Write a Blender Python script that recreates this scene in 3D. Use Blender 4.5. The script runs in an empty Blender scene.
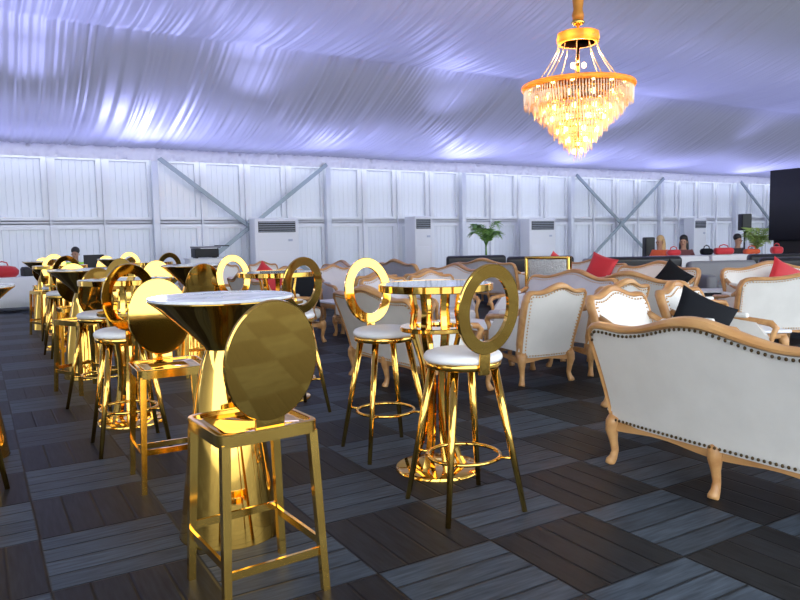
import bpy, math, random
import numpy as np
from mathutils import Vector, Matrix, Euler
random.seed(7); rng = np.random.RandomState(5)
S = bpy.context.scene
C = bpy.context.collection
PI = math.pi

# ------------------------------------------------------------------ materials
def mat(name, col, rough=.5, metal=0., spec=.5, coat=0., noise=None, bump=None, aniso=0., sheen=0.):
    m = bpy.data.materials.new(name); m.use_nodes = True
    nt = m.node_tree; b = nt.nodes['Principled BSDF']
    b.inputs['Base Color'].default_value = (*col, 1); b.inputs['Roughness'].default_value = rough
    b.inputs['Metallic'].default_value = metal; b.inputs['Specular IOR Level'].default_value = spec
    b.inputs['Coat Weight'].default_value = coat; b.inputs['Anisotropic'].default_value = aniso
    b.inputs['Sheen Weight'].default_value = sheen
    tc = nt.nodes.new('ShaderNodeTexCoord')
    if noise:
        sc, col2 = noise
        n = nt.nodes.new('ShaderNodeTexNoise'); n.inputs['Scale'].default_value = 1.
        mp = nt.nodes.new('ShaderNodeMapping'); mp.inputs['Scale'].default_value = sc if isinstance(sc, tuple) else (sc,)*3
        nt.links.new(tc.outputs['Object'], mp.inputs['Vector']); nt.links.new(mp.outputs['Vector'], n.inputs['Vector'])
        n.inputs['Detail'].default_value = 4
        r = nt.nodes.new('ShaderNodeValToRGB'); r.color_ramp.elements[0].position = .35; r.color_ramp.elements[1].position = .65
        r.color_ramp.elements[0].color = (*col, 1); r.color_ramp.elements[1].color = (*col2, 1)
        nt.links.new(n.outputs['Fac'], r.inputs['Fac']); nt.links.new(r.outputs['Color'], b.inputs['Base Color'])
    if bump:
        sc, st = bump
        n = nt.nodes.new('ShaderNodeTexNoise'); n.inputs['Scale'].default_value = sc; n.inputs['Detail'].default_value = 2
        nt.links.new(tc.outputs['Object'], n.inputs['Vector'])
        bp = nt.nodes.new('ShaderNodeBump'); bp.inputs['Strength'].default_value = st; bp.inputs['Distance'].default_value = .02
        nt.links.new(n.outputs['Fac'], bp.inputs['Height']); nt.links.new(bp.outputs['Normal'], b.inputs['Normal'])
    return m
def emit(name, col, st):
    m = bpy.data.materials.new(name); m.use_nodes = True; nt = m.node_tree
    b = nt.nodes['Principled BSDF']; b.inputs['Base Color'].default_value = (*col, 1)
    b.inputs['Emission Color'].default_value = (*col, 1); b.inputs['Emission Strength'].default_value = st
    return m

GOLD = mat('polished_gold', (.87, .53, .115), .06, 1., bump=(5., .02))
GOLDB = mat('brushed_gold', (.86, .54, .125), .13, 1., bump=(14., .02))
SEATW = mat('white_leatherette', (.80, .79, .80), .45, noise=(9., (.76, .76, .78)))
TABLETOP = mat('white_marble_top', (.80, .81, .84), .12, noise=((4., 9., 4.), (.45, .47, .52)))
GLASS = mat('mirrored_glass_top', (.62, .66, .66), .04, .55)
UPH = mat('ivory_upholstery', (.78, .76, .72), .55, noise=(5., (.73, .71, .67)), bump=(60., .05))
UPHL = mat('lilac_grey_upholstery', (.60, .57, .60), .6, noise=(6., (.55, .52, .56)))
WOOD = mat('honey_carved_wood', (.46, .22, .075), .38, noise=((3., 14., 14.), (.60, .33, .13)), coat=.15)
NAIL = mat('bronze_nail', (.10, .065, .03), .35, .9)
NAILG = mat('gilt_nail', (.62, .34, .11), .3, .9)
RED = mat('red_velvet', (.55, .01, .02), .6, sheen=.4)
BLACKC = mat('black_velvet', (.006, .007, .010), .8, spec=.2)
BLACKL = mat('black_leather', (.016, .017, .02), .38)
GREYL = mat('grey_leather', (.20, .20, .22), .45)
BLACK = mat('matte_black', (.012, .012, .014), .6)
SCREEN = mat('dark_screen', (.010, .010, .016), .35)
STEEL = mat('grey_painted_steel', (.30, .36, .40), .45, .3)
ALU = mat('white_aluminium', (.66, .69, .75), .4, .2)
PVC = mat('white_wall_panel', (.83, .85, .88), .28, spec=.5)
PVCG = None
ACW = mat('white_enamel', (.80, .81, .83), .35)
ACS = mat('pale_grey_enamel', (.50, .54, .64), .45)
GRILLE = mat('dark_grille', (.03, .035, .035), .5)
CLOTH = mat('white_tablecloth', (.80, .81, .84), .7, bump=(7., .15))
SKIN1 = mat('skin', (.42, .23, .15), .55)
HAIRB = mat('black_hair', (.012, .010, .010), .5)
HAIRG = mat('blond_hair', (.55, .36, .16), .5)
HIVIS = mat('hi_vis_fabric', (.45, .85, .06), .6)
ORANGE = mat('orange_fabric', (.80, .13, .04), .65)
DARKF = mat('dark_fabric', (.035, .025, .03), .7)
MAROON = mat('maroon_fabric', (.16, .05, .05), .7)
TROUS = mat('trouser_fabric', (.03, .03, .05), .7)
LEAF = mat('palm_leaf', (.10, .26, .05), .45, noise=(8., (.22, .40, .08)))
LEAFY = mat('young_palm_leaf', (.36, .45, .10), .45, noise=(8., (.22, .36, .08)))
POT = mat('white_ceramic', (.75, .75, .75), .3)
SEQUIN = mat('silver_sequin', (.75, .75, .74), .25, .6, noise=(60., (.35, .35, .34)), bump=(70., .6))
PAPER = mat('white_paper', (.8, .8, .8), .7)
PALEW = mat('pale_board', (.70, .71, .74), .5)

def floor_mat():
    m = bpy.data.materials.new('plank_tiles'); m.use_nodes = True; nt = m.node_tree; N = nt.nodes; L = nt.links
    b = N['Principled BSDF']
    tc = N.new('ShaderNodeTexCoord'); sx = N.new('ShaderNodeSeparateXYZ'); L.new(tc.outputs['Object'], sx.inputs[0])
    def M(op, a, c=None, d=None):
        n = N.new('ShaderNodeMath'); n.operation = op
        for i, v in enumerate((a, c, d)):
            if v is None: continue
            if isinstance(v, (int, float)): n.inputs[i].default_value = v
            else: L.new(v, n.inputs[i])
        return n.outputs[0]
    T = .6
    u = M('DIVIDE', M('SUBTRACT', sx.outputs['X'], 1.382), T); v = M('DIVIDE', M('SUBTRACT', sx.outputs['Y'], 2.527), T)
    iu, iv = M('FLOOR', u), M('FLOOR', v); fu, fv = M('FRACT', u), M('FRACT', v)
    par = M('FLOORED_MODULO', M('ADD', iu, iv), 2.)                 # 0: planks run along Y, 1: planks run along X
    par = M('GREATER_THAN', par, .5)
    ac = M('ADD', M('MULTIPLY', fu, M('SUBTRACT', 1., par)), M('MULTIPLY', fv, par))   # across the planks
    al = M('ADD', M('MULTIPLY', fv, M('SUBTRACT', 1., par)), M('MULTIPLY', fu, par))   # along the planks
    a4 = M('MULTIPLY', ac, 4.); pf = M('FRACT', a4); pi_ = M('FLOOR', a4)
    ed = M('MINIMUM', pf, M('SUBTRACT', 1., pf)); edl = M('MINIMUM', al, M('SUBTRACT', 1., al))
    gap = M('MINIMUM', M('SMOOTH_MIN', M('DIVIDE', ed, .065), 1., .02), M('DIVIDE', edl, .013)); gap = M('MINIMUM', gap, 1.)
    cmb = N.new('ShaderNodeCombineXYZ')
    L.new(M('ADD', M('MULTIPLY', iu, 3.7), M('MULTIPLY', pi_, 1.3)), cmb.inputs[0]); L.new(iv, cmb.inputs[1])
    wn = N.new('ShaderNodeTexWhiteNoise'); wn.noise_dimensions = '2D'; L.new(cmb.outputs[0], wn.inputs['Vector'])
    # wood grain: long noise along each plank
    c2 = N.new('ShaderNodeCombineXYZ')
    L.new(M('MULTIPLY', ac, 34.), c2.inputs[0]); L.new(M('ADD', M('MULTIPLY', al, 3.), M('MULTIPLY', wn.outputs['Value'], 9.)), c2.inputs[1]); L.new(M('ADD', iu, M('MULTIPLY', iv, 7.)), c2.inputs[2])
    gn = N.new('ShaderNodeTexNoise'); gn.inputs['Scale'].default_value = 1.; gn.inputs['Detail'].default_value = 5; L.new(c2.outputs[0], gn.inputs['Vector'])
    big = N.new('ShaderNodeTexNoise'); big.inputs['Scale'].default_value = .7; big.inputs['Detail'].default_value = 3; L.new(tc.outputs['Object'], big.inputs['Vector'])
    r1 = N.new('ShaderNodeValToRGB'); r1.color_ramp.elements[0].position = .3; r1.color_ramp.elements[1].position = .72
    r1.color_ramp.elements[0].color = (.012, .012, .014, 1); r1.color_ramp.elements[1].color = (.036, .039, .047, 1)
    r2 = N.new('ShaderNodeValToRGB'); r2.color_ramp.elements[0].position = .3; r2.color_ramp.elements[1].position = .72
    r2.color_ramp.elements[0].color = (.040, .053, .072, 1); r2.color_ramp.elements[1].color = (.120, .155, .205, 1)  # lighter blue on X-run planks: sheen off their grooves painted into the colour
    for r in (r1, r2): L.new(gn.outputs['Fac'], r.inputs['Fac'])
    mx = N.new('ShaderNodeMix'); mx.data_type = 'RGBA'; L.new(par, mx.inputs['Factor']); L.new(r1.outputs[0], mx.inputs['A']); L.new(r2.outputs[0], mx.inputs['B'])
    m2 = N.new('ShaderNodeMix'); m2.data_type = 'RGBA'; m2.blend_type = 'MULTIPLY'; m2.inputs['Factor'].default_value = 1.
    L.new(mx.outputs['Result'], m2.inputs['A'])
    val = M('MULTIPLY', M('ADD', .62, M('MULTIPLY', wn.outputs['Value'], .35)), M('ADD', .65, M('MULTIPLY', big.outputs['Fac'], .7)))
    cv = N.new('ShaderNodeCombineColor')
    vv = M('MULTIPLY', M('MULTIPLY', val, .66), M('ADD', .03, M('MULTIPLY', gap, .97)))
    for i in range(3): L.new(vv, cv.inputs[i])
    L.new(cv.outputs[0], m2.inputs['B']); L.new(m2.outputs['Result'], b.inputs['Base Color'])
    b.inputs['Roughness'].default_value = .5; b.inputs['Specular IOR Level'].default_value = .18
    h = M('ADD', M('MULTIPLY', gap, 1.), M('MULTIPLY', gn.outputs['Fac'], .18))
    bp = N.new('ShaderNodeBump'); bp.inputs['Strength'].default_value = .5; bp.inputs['Distance'].default_value = .006
    L.new(h, bp.inputs['Height']); L.new(bp.outputs['Normal'], b.inputs['Normal'])
    return m
def fabric_mat():
    m = bpy.data.materials.new('tent_lining'); m.use_nodes = True; nt = m.node_tree; N = nt.nodes; L = nt.links
    N.remove(N['Principled BSDF']); out = N['Material Output']
    d = N.new('ShaderNodeBsdfDiffuse'); d.inputs[0].default_value = (.42, .42, .47, 1)
    t = N.new('ShaderNodeBsdfTranslucent'); t.inputs[0].default_value = (.72, .72, .78, 1)
    g = N.new('ShaderNodeBsdfGlossy'); g.inputs['Roughness'].default_value = .42; g.inputs[0].default_value = (.8, .8, .8, 1)
    a = N.new('ShaderNodeMixShader'); a.inputs[0].default_value = .02; L.new(d.outputs[0], a.inputs[1]); L.new(t.outputs[0], a.inputs[2])
    c = N.new('ShaderNodeMixShader'); c.inputs[0].default_value = .12; L.new(a.outputs[0], c.inputs[1]); L.new(g.outputs[0], c.inputs[2])
    L.new(c.outputs[0], out.inputs[0]); return m
def sheet_mat(name='ribbed_wall_sheet', ro=.22, f=.032):
    m = mat(name, (.74, .77, .83), ro, spec=.5); nt = m.node_tree; N = nt.nodes; L = nt.links
    t = N.new('ShaderNodeBsdfTranslucent'); t.inputs[0].default_value = (.80, .85, .93, 1)
    x = N.new('ShaderNodeMixShader'); x.inputs[0].default_value = f
    L.new(N['Principled BSDF'].outputs[0], x.inputs[1]); L.new(t.outputs[0], x.inputs[2]); L.new(x.outputs[0], N['Material Output'].inputs[0]); return m
def crystal_mat():
    m = bpy.data.materials.new('crystal'); m.use_nodes = True; nt = m.node_tree; N = nt.nodes; L = nt.links
    N.remove(N['Principled BSDF']); out = N['Material Output']
    t = N.new('ShaderNodeBsdfTranslucent'); t.inputs[0].default_value = (.95, .74, .38, 1)
    d = N.new('ShaderNodeBsdfDiffuse'); d.inputs[0].default_value = (.9, .80, .58, 1)
    g = N.new('ShaderNodeBsdfGlossy'); g.inputs['Roughness'].default_value = .1; g.inputs[0].default_value = (1, .93, .8, 1)
    a = N.new('ShaderNodeMixShader'); a.inputs[0].default_value = .35; L.new(t.outputs[0], a.inputs[1]); L.new(d.outputs[0], a.inputs[2])
    c = N.new('ShaderNodeMixShader'); c.inputs[0].default_value = .25; L.new(a.outputs[0], c.inputs[1]); L.new(g.outputs[0], c.inputs[2])
    L.new(c.outputs[0], out.inputs[0]); return m
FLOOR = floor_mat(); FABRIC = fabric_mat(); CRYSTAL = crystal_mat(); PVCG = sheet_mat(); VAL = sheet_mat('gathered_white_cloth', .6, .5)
BULB = emit('warm_bulb', (1., .52, .14), 15.)
VAL = None
GROUND = mat('pale_paving', (.50, .50, .49), .8, noise=(.5, (.42, .42, .41)))

# ------------------------------------------------------------------ mesh builder
class MB:
    def __init__(s): s.v = []; s.f = []; s.sm = []
    def add(s, vs, fs, smooth=True, M=None):
        o = len(s.v)
        for p in vs:
            p = Vector(p)
            s.v.append(tuple(M @ p) if M is not None else tuple(p))
        for f in fs: s.f.append(tuple(i+o for i in f)); s.sm.append(smooth)
        return s
    def box(s, c, d, M=None, bevel=.0, rot=None):
        cx, cy, cz = c; hx, hy, hz = d[0]/2, d[1]/2, d[2]/2
        R = Matrix.Translation(c) @ (rot.to_4x4() if rot is not None else Matrix.Identity(4))
        if M is not None: R = M @ R
        if bevel <= 0:
            vs = [(x*hx, y*hy, z*hz) for z in (-1, 1) for y in (-1, 1) for x in (-1, 1)]
            return s.add(vs, [(0, 2, 3, 1), (4, 5, 7, 6), (0, 1, 5, 4), (2, 6, 7, 3), (0, 4, 6, 2), (1, 3, 7, 5)], False, R)
        b = min(bevel, hx, hy, hz); n = 3; prof = [(math.sin(a), math.cos(a)) for a in [PI/2*k/n for k in range(n+1)]]
        # rounded box: superposed rounded-rectangle rings
        rings = []; zs = [(-hz + b - b*sn, b - b*(1-cs) - 0) for sn, cs in reversed(prof)]
        lev = [(-hz + b*(1-sn), b*(1-cs)) for sn, cs in [(math.sin(PI/2*k/n), math.sin(PI/2*(k)/n)) for k in range(n+1)]]
        lev = [(-hz + b*(1-math.cos(PI/2*k/n)), b*(1-math.sin(PI/2*k/n))) for k in range(n+1)]
        lev = lev + [(-z, i) for z, i in reversed(lev)]
        for z, ins in lev:
            ring = []
            for qx, qy, a0 in ((1, 1, 0), (-1, 1, PI/2), (-1, -1, PI), (1, -1, 1.5*PI)):
                for k in range(n+1):
                    a = a0 + PI/2*k/n; r = b - ins
                    ring.append((qx*(hx-b)+r*math.cos(a), qy*(hy-b)+r*math.sin(a), z))
            rings.append(ring)
        return s.loft(rings, True, True, M=R)
    def loft(s, rings, closed=True, caps=True, smooth=True, M=None):
        n = len(rings[0]); vs = [p for r in rings for p in r]; fs = []
        for i in range(len(rings)-1):
            for j in range(n if closed else n-1):
                k = (j+1) % n
                fs.append((i*n+j, i*n+k, (i+1)*n+k, (i+1)*n+j))
        if caps and closed: fs.append(tuple(reversed(range(n)))); fs.append(tuple((len(rings)-1)*n+j for j in range(n)))
        return s.add(vs, fs, smooth, M)
    def lathe(s, prof, n=32, M=None, smooth=True, sx=1., sy=1.):
        rings = [[(r*math.cos(2*PI*k/n)*sx, r*math.sin(2*PI*k/n)*sy, z) for k in range(n)] for r, z in prof]
        return s.loft(rings, True, True, smooth, M)
    def tube(s, pts, r, n=8, M=None, caps=True, closed=False, sq=None, up=None, smooth=True):
        """sweep a circle (or a rectangle sq=(w,h)) along pts; r may be a list"""
        P = [Vector(p) for p in pts]; m = len(P); rs = r if isinstance(r, (list, tuple)) else [r]*m
        rings = []; prev = None
        for i in range(m):
            if closed: t = (P[(i+1) % m]-P[i-1]).normalized()
            else: t = (P[min(i+1, m-1)]-P[max(i-1, 0)]).normalized()
            if prev is None:
                a = Vector(up) if up else (Vector((0, 0, 1)) if abs(t.z) < .9 else Vector((1, 0, 0)))
            else: a = prev
            if up: a = Vector(up)
            nx = (a - t*a.dot(t)).normalized(); ny = t.cross(nx); prev = nx
            if sq:
                w, h = sq[0]*rs[i], sq[1]*rs[i]
                rings.append([tuple(P[i]+nx*a_*h/2+ny*b_*w/2) for a_, b_ in ((1, 1), (1, -1), (-1, -1), (-1, 1))])
            else:
                rings.append([tuple(P[i]+(nx*math.cos(2*PI*k/n)+ny*math.sin(2*PI*k/n))*rs[i]) for k in range(n)])
        if closed: rings.append(rings[0]); return s.loft(rings, True, False, smooth and not sq, M)
        return s.loft(rings, True, caps, smooth and not sq, M)
    def ball(s, c, r, n=10, m=6, M=None, sc=(1, 1, 1)):
        prof = [(max(r*math.sin(PI*k/m), 1e-4), -r*math.cos(PI*k/m)) for k in range(m+1)]
        T = Matrix.Translation(c) @ Matrix.Diagonal((*sc, 1))
        return s.lathe(prof, n, (M @ T) if M is not None else T)
    def torus(s, R, r, z=0, n=40, m=8, M=None):
        return s.tube([(R*math.cos(2*PI*k/n), R*math.sin(2*PI*k/n), z) for k in range(n)], r, m, M, closed=True, up=(0, 0, 1))
    def build(s, name, m, parent=None):
        me = bpy.data.meshes.new(name); me.from_pydata(s.v, [], s.f); me.update()
        me.polygons.foreach_set('use_smooth', s.sm)
        me.materials.append(m)
        o = bpy.data.objects.new(name, me); C.objects.link(o)
        if parent: o.parent = parent
        return o
def weighted(o, ang=.6):
    try: o.data.set_sharp_from_angle(angle=ang)
    except Exception: pass
    return o
def tag(o, label, cat, group=None):
    o['label'] = label; o['category'] = cat
    if group: o['group'] = group
    return o
def thing(name, label, cat, loc=(0, 0, 0), rz=0., group=None):
    o = bpy.data.objects.new(name, None); C.objects.link(o); o.empty_display_size = .1
    o.location = loc; o.rotation_euler = (0, 0, rz)
    return tag(o, label, cat, group)
def struct(o): o['kind'] = 'structure'; return o
def copy_tree(o, parent=None):
    c = o.copy(); C.objects.link(c)
    if parent: c.parent = parent
    for ch in list(o.children): copy_tree(ch, c)
    return c
class Proto:
    """first use places the prototype itself, later uses place copies"""
    def __init__(s, root): s.root = root; s.used = False
    def put(s, x, y, rz, label, group=None, z=0.):
        o = s.root if not s.used else copy_tree(s.root)
        s.used = True
        o.location = (x, y, z); o.rotation_euler = (0, 0, rz); o['label'] = label
        if group: o['group'] = group
        return o

# ------------------------------------------------------------------ camera
H = 1.4144; YAW, PITCH, ROLL = .5404, -.08683, -.0197
fw = Vector((math.sin(YAW)*math.cos(PITCH), math.cos(YAW)*math.cos(PITCH), math.sin(PITCH)))
r0 = Vector((math.cos(YAW), -math.sin(YAW), 0)); u0 = r0.cross(fw)
r1 = r0*math.cos(ROLL)+u0*math.sin(ROLL); u1 = u0*math.cos(ROLL)-r0*math.sin(ROLL)
cam = bpy.data.cameras.new('camera'); co = bpy.data.objects.new('camera', cam); C.objects.link(co)
co.matrix_world = Matrix(((r1.x, u1.x, -fw.x, 0), (r1.y, u1.y, -fw.y, 0), (r1.z, u1.z, -fw.z, H), (0, 0, 0, 1)))
cam.sensor_width = 36; cam.lens = 36*704.25/800; cam.clip_end = 300; cam.clip_start = .05
S.camera = co

# ------------------------------------------------------------------ setting
YW = 19.54; V0 = 4.157; BAY = 5.; ZE = 3.70; ZM = 1.98
XL, XR = -10.9, 39.2
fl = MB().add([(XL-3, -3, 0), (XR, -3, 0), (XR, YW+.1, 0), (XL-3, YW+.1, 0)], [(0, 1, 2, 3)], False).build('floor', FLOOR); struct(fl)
gr = MB().add([(-120, -160, -.05), (140, -160, -.05), (140, 60, -.05), (-120, 60, -.05)], [(0, 1, 2, 3)], False).build('ground', GROUND); struct(gr)

# far wall: framed, ribbed panels, four to a bay
wall = MB(); ribs = MB()
k0 = -3
nb = 10
pw = BAY/4
for b in range(nb):
    for q in range(4):
        x0 = V0+(k0+b)*BAY+q*pw; x1 = x0+pw
        fw_ = .13
        for (z0, z1) in ((.0, ZM-.02), (ZM+.02, ZE)):
            # frame border, proud of the sheet
            for (a, b_, c, d) in ((x0+.03, x0+fw_+.03, z0, z1), (x1-fw_-.03, x1-.03, z0, z1), (x0+.03+fw_, x1-.03-fw_, z0, z0+.12), (x0+.03+fw_, x1-.03-fw_, z1-.15, z1)):
                wall.box(((a+b_)/2, YW-.0, (c+d)/2), (b_-a, .11, d-c))
            # ribbed sheet
            nr = 6; w = (x1-x0-.06-2*fw_)/nr
            for r in range(nr):
                a = x0+.03+fw_+r*w
                vs = [(a, YW+.046, z0+.12), (a+w*.10, YW+.037, z0+.12), (a+w*.90, YW+.036, z0+.12), (a+w, YW+.046, z0+.12)]
                vs += [(x, y, z1-.15) for x, y, _ in vs]
                ribs.add(vs, [(0, 1, 5, 4), (1, 2, 6, 5), (2, 3, 7, 6)], False)
        wall.box((x0, YW-.03, ZE/2), (.055, .20, ZE))
        wall.box(((x0+x1)/2, YW-.03, ZM), (pw-.06, .05, .10))
wall_o = struct(wall.build('wall_back', PVC))
rb = ribs.build('ribbed_sheet', PVCG, wall_o)
# solid backing so no light leaks
for b in range(nb+1):
    x = V0+(k0+b)*BAY
    p = MB().box((x, YW-.16, ZE/2), (.17, .2, ZE), bevel=.015).build('trim_%d' % (b+1), ALU); struct(p)
# cross braces
for b, lab in ((3, 'grey steel cross brace on the wall behind the leftmost white air conditioner'), (6, 'grey steel cross brace on the wall between the third air conditioner and the people'), (8, 'grey steel cross brace beside the black screen at far right')):
    xa = V0+(k0+b)*BAY+.1; xb = xa+BAY-.2; y = YW-.33
    t = thing('cross_brace', lab, 'brace', ((xa+xb)/2, y, 0))
    t['group'] = 'cross braces along the far wall'
    ztop = ZE-.06; zb = .03
    for sgn, dy in ((1, 0), (-1, -.05)):
        MB().tube([(-sgn*(xb-xa)/2, dy, ztop), (sgn*(xb-xa)/2, dy, zb)], 1., sq=(.11, .05), up=(0, 1, 0)).build('bar', STEEL, t)
    MB().box((0, -.025, (ztop+zb)/2), (.22, .07, .2)).build('centre_plate', STEEL, t)
# gathered valance along the wall head
xs = np.arange(XL, XR, .05); nx = len(xs); prof = 9
V = []; 
ph = rng.rand(40)*6.28; fr = rng.uniform(6, 48, 40); am = rng.rand(40)*.5+.5
rough = sum(a*np.sin(f*xs+p) for a, f, p in zip(am, fr, ph))/8
rough2 = sum(a*np.sin(f*xs*1.3+p*2) for a, f, p in zip(am, fr, ph))/8
for k in range(prof):
    z = ZE-.13+.42*k/(prof-1)
    yy = YW-.28-.06*math.sin(PI*k/(prof-1))+.06*rough*math.sin(PI*(k+.5)/prof*2)+.06*rough2*math.cos(k*1.7)
    zz = z+.02*rough2*(1 if k == 0 else .4)
    V.append(np.stack([xs, yy, zz], 1))
V = np.concatenate(V)
F = [(k*nx+i, k*nx+i+1, (k+1)*nx+i+1, (k+1)*nx+i) for k in range(prof-1) for i in range(nx-1)]
vm = MB(); vm.v = [tuple(v) for v in V]; vm.f = F; vm.sm = [True]*len(F)
struct(vm.build('trim_valance', VAL))

# end walls of the tent, out of view, added to darken the interior
for nm_, x_, sg in (('wall_left', XL-2.9, 1), ('wall_right', XR-.1, -1)):
    mb = MB(); mb.box((x_, 8.3, 2.9), (.08, 22.6, 5.8))
    for k in range(18):
        yk = -2.9+k*1.25; mb.box((x_+sg*.06, yk, 1.85), (.06, .08, 3.7))
        if k < 17:
            mb.box((x_+sg*.05, yk+.625, ZM), (.04, 1.17, .1)); mb.box((x_+sg*.05, yk+.625, 3.65), (.04, 1.17, .1))
    struct(mb.build(nm_, PVC))
# draped ceiling
RIDGE_Y = 3.0; SL = .275
pur = [YW-.2, 14.0, 8.5, RIDGE_Y, -2.5]
def roofline(y): return ZE+.18+SL*(YW-.2-y) if y >= RIDGE_Y else ZE+.18+SL*(YW-.2-RIDGE_Y)-SL*(RIDGE_Y-y)
xs = np.arange(XL-3, XR+.01, .03); nx = len(xs)
ys = []
for a, b in zip(pur[:-1], pur[1:]): ys += list(np.linspace(a, b, 15)[:-1])
ys.append(pur[-1])
pl = np.zeros(nx); pl2 = np.zeros(nx)
for f in rng.uniform(5, 60, 130): pl += np.sin(f*xs+rng.rand()*6.28)/(1+.012*f)
for f in rng.uniform(2., 22, 60): pl2 += np.sin(f*xs+rng.rand()*6.28)/(1+.1*f)
pl /= np.abs(pl).max(); pl2 /= np.abs(pl2).max()
pa = .35+.65/(1+np.exp((xs-13)/2.5)); pl = pl*pa; pl2 = pl2*(.6+.4*pa)
bayph = ((xs-V0) % BAY)/BAY; swag = np.sin(PI*bayph)**.7
V = []
for j, y in enumerate(ys):
    s = 0
    for a, b in zip(pur[:-1], pur[1:]):
        if b <= y <= a: s = (a-y)/(a-b)
    sag = math.sin(PI*s)
    w = .5+.5*math.sin(3.1*y)
    z = roofline(y)-.40*sag**.9-.12*sag*swag+(.058*pl*(.6+.4*sag)+.05*pl2*w*sag)+.03*sag*np.sin(xs*.9+y)
    V.append(np.stack([xs, np.full(nx, y), z], 1))
V = np.concatenate(V); ny = len(ys)
me = bpy.data.meshes.new('ceiling')
F = [(j*nx+i, j*nx+i+1, (j+1)*nx+i+1, (j+1)*nx+i) for j in range(ny-1) for i in range(nx-1)]
me.from_pydata(V.tolist(), [], F); me.update(); me.polygons.foreach_set('use_smooth', [True]*len(F)); me.materials.append(FABRIC)
ceil = bpy.data.objects.new('ceiling', me); C.objects.link(ceil); struct(ceil)

# ------------------------------------------------------------------ bar tables
def funnel_table():
    t = thing('bar_table', '', 'table')
    n = 48
    MB().lathe([(.001, 1.146), (.338, 1.146), (.340, 1.148), (.340, 1.157), (.338, 1.159), (.001, 1.159)], n).build('tabletop', TABLETOP, t)
    weighted(t.children[0])
    MB().lathe([(.331, 1.145), (.339, 1.145), (.339, 1.141), (.30, 1.112), (.24, 1.058), (.18, 1.004), (.13, .956), (.095, .918), (.088, .905), (.001, .905)], n).build('funnel', GOLD, t)
    pr = []
    for k in range(15):
        q = k/14; z = .905*(1-q); pr.append((.088+.155*(q**.72), z))
    MB().lathe([(.001, .905)]+pr+[(.245, 0), (.001, 0)], n).build('pedestal', GOLD, t)
    for o in t.children: weighted(o)
    return t
def bar_table():
    t = thing('bar_table', '', 'table')
    n = 48
    MB().lathe([(.001, 1.130), (.338, 1.130), (.338, 1.142), (.001, 1.142)], n).build('glass_top', GLASS, t)
    MB().lathe([(.305, 1.100), (.343, 1.100), (.346, 1.104), (.346, 1.140), (.340, 1.143), (.337, 1.129), (.305, 1.129)], n).build('top_rim', GOLD, t)
    MB().lathe([(.15, .858), (.216, .858), (.221, .862), (.221, .882), (.216, .886), (.15, .886), (.147, .872)], n).build('collar', GOLD, t)
    for k in range(8):
        a = 2*PI*k/8+.35
        ctl = [(.165, 1.129), (.152, 1.05), (.140, .98), (.150, .92), (.156, .872), (.140, .80), (.098, .66), (.080, .50), (.079, .36), (.098, .20), (.135, .08), (.165, .02)]
        MB().tube([(r*math.cos(a), r*math.sin(a), z) for r, z in ctl], 1., sq=(.034, .018), up=(math.cos(a), math.sin(a), 0)).build('curved_bar', GOLD, t)
    MB().lathe([(.001, .026), (.05, .026), (.24, .022), (.258, .016), (.264, .006), (.264, 0), (.001, 0)], n).build('base_plate', GOLD, t)
    for o in t.children: weighted(o)
    return t
# ------------------------------------------------------------------ bar stools (front = +Y)
TILT = math.radians(9)
def oval_back(ring, name, m, parent, yb, z0, w=.345, h=.455, th=.024):
    mb = MB(); n = 56; R = Matrix.Translation((0, yb, z0)) @ Matrix.Rotation(TILT, 4, 'X')
    def el(a, k): return (a[0]*math.cos(2*PI*k/n), a[1]*math.sin(2*PI*k/n)+h/2)
    o = (w/2, h/2); rings = []
    if ring:
        i = (w/2-.062, h/2-.066); e = .004
        sec = [((o[0]-e, o[1]-e), -th/2), (o, -th/2+e), (o, th/2-e), ((o[0]-e, o[1]-e), th/2), (i, th/2), (i, -th/2)]
        for k in range(n):
            rings.append([(el(a, k)[0], y, el(a, k)[1]) for a, y in sec])
        rings.append(rings[0]); mb.loft(rings, True, False, True, R)
    else:
        e = .005; dome = [k/10 for k in range(11)]
        sec = [((max(.001, (o[0]-e)*q), max(.001, (o[1]-e)*q)), -th/2-.006*(1-q*q)) for q in dome]+[(o, -th/2+e), (o, th/2-e)]+[((max(.001, (o[0]-e)*q), max(.001, (o[1]-e)*q)), th/2-.006*(1-q*q)) for q in dome[::-1]]
        for a, y in sec: rings.append([(el(a, k)[0], y, el(a, k)[1]) for k in range(n)])
        mb.loft([r[::-1] for r in rings], True, False, True, R)
    ob = mb.build(name, m, parent); weighted(ob, .5); return ob
def ring_stool():
    t = thing('bar_stool', '', 'bar stool')
    MB().lathe([(.001, .783), (.198, .783), (.206, .793), (.205, .807), (.194, .822), (.165, .832), (.10, .838), (.001, .840)], 40).build('seat_cushion', SEATW, t)
    MB().lathe([(.001, .748), (.192, .748), (.199, .752), (.199, .780), (.192, .784), (.001, .784)], 40).build('seat_rim', GOLD, t)
    for k in range(4):
        a = PI/4+k*PI/2; c, s = math.cos(a), math.sin(a)
        MB().tube([(c*.165, s*.165, .752), (c*.32, s*.32, 0)], [.0225, .014], 12).build('leg', GOLD, t)
    MB().torus(.19, .011, .275).build('foot_ring', GOLD, t)
    for k in range(4):
        a = PI/4+k*PI/2; c, s = math.cos(a), math.sin(a)
        MB().tube([(c*.185, s*.185, .275), (c*.262, s*.262, .275)], .009, 8).build('ring_bracket', GOLD, t)
    oval_back(True, 'back_ring', GOLD, t, -.214, .838)
    R = Matrix.Translation((0, -.207, .735)) @ Matrix.Rotation(math.radians(4), 4, 'X')
    MB().box((0, 0, .075), (.060, .016, .155), R, bevel=.004).build('back_strut', GOLD, t)
    return t
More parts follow.
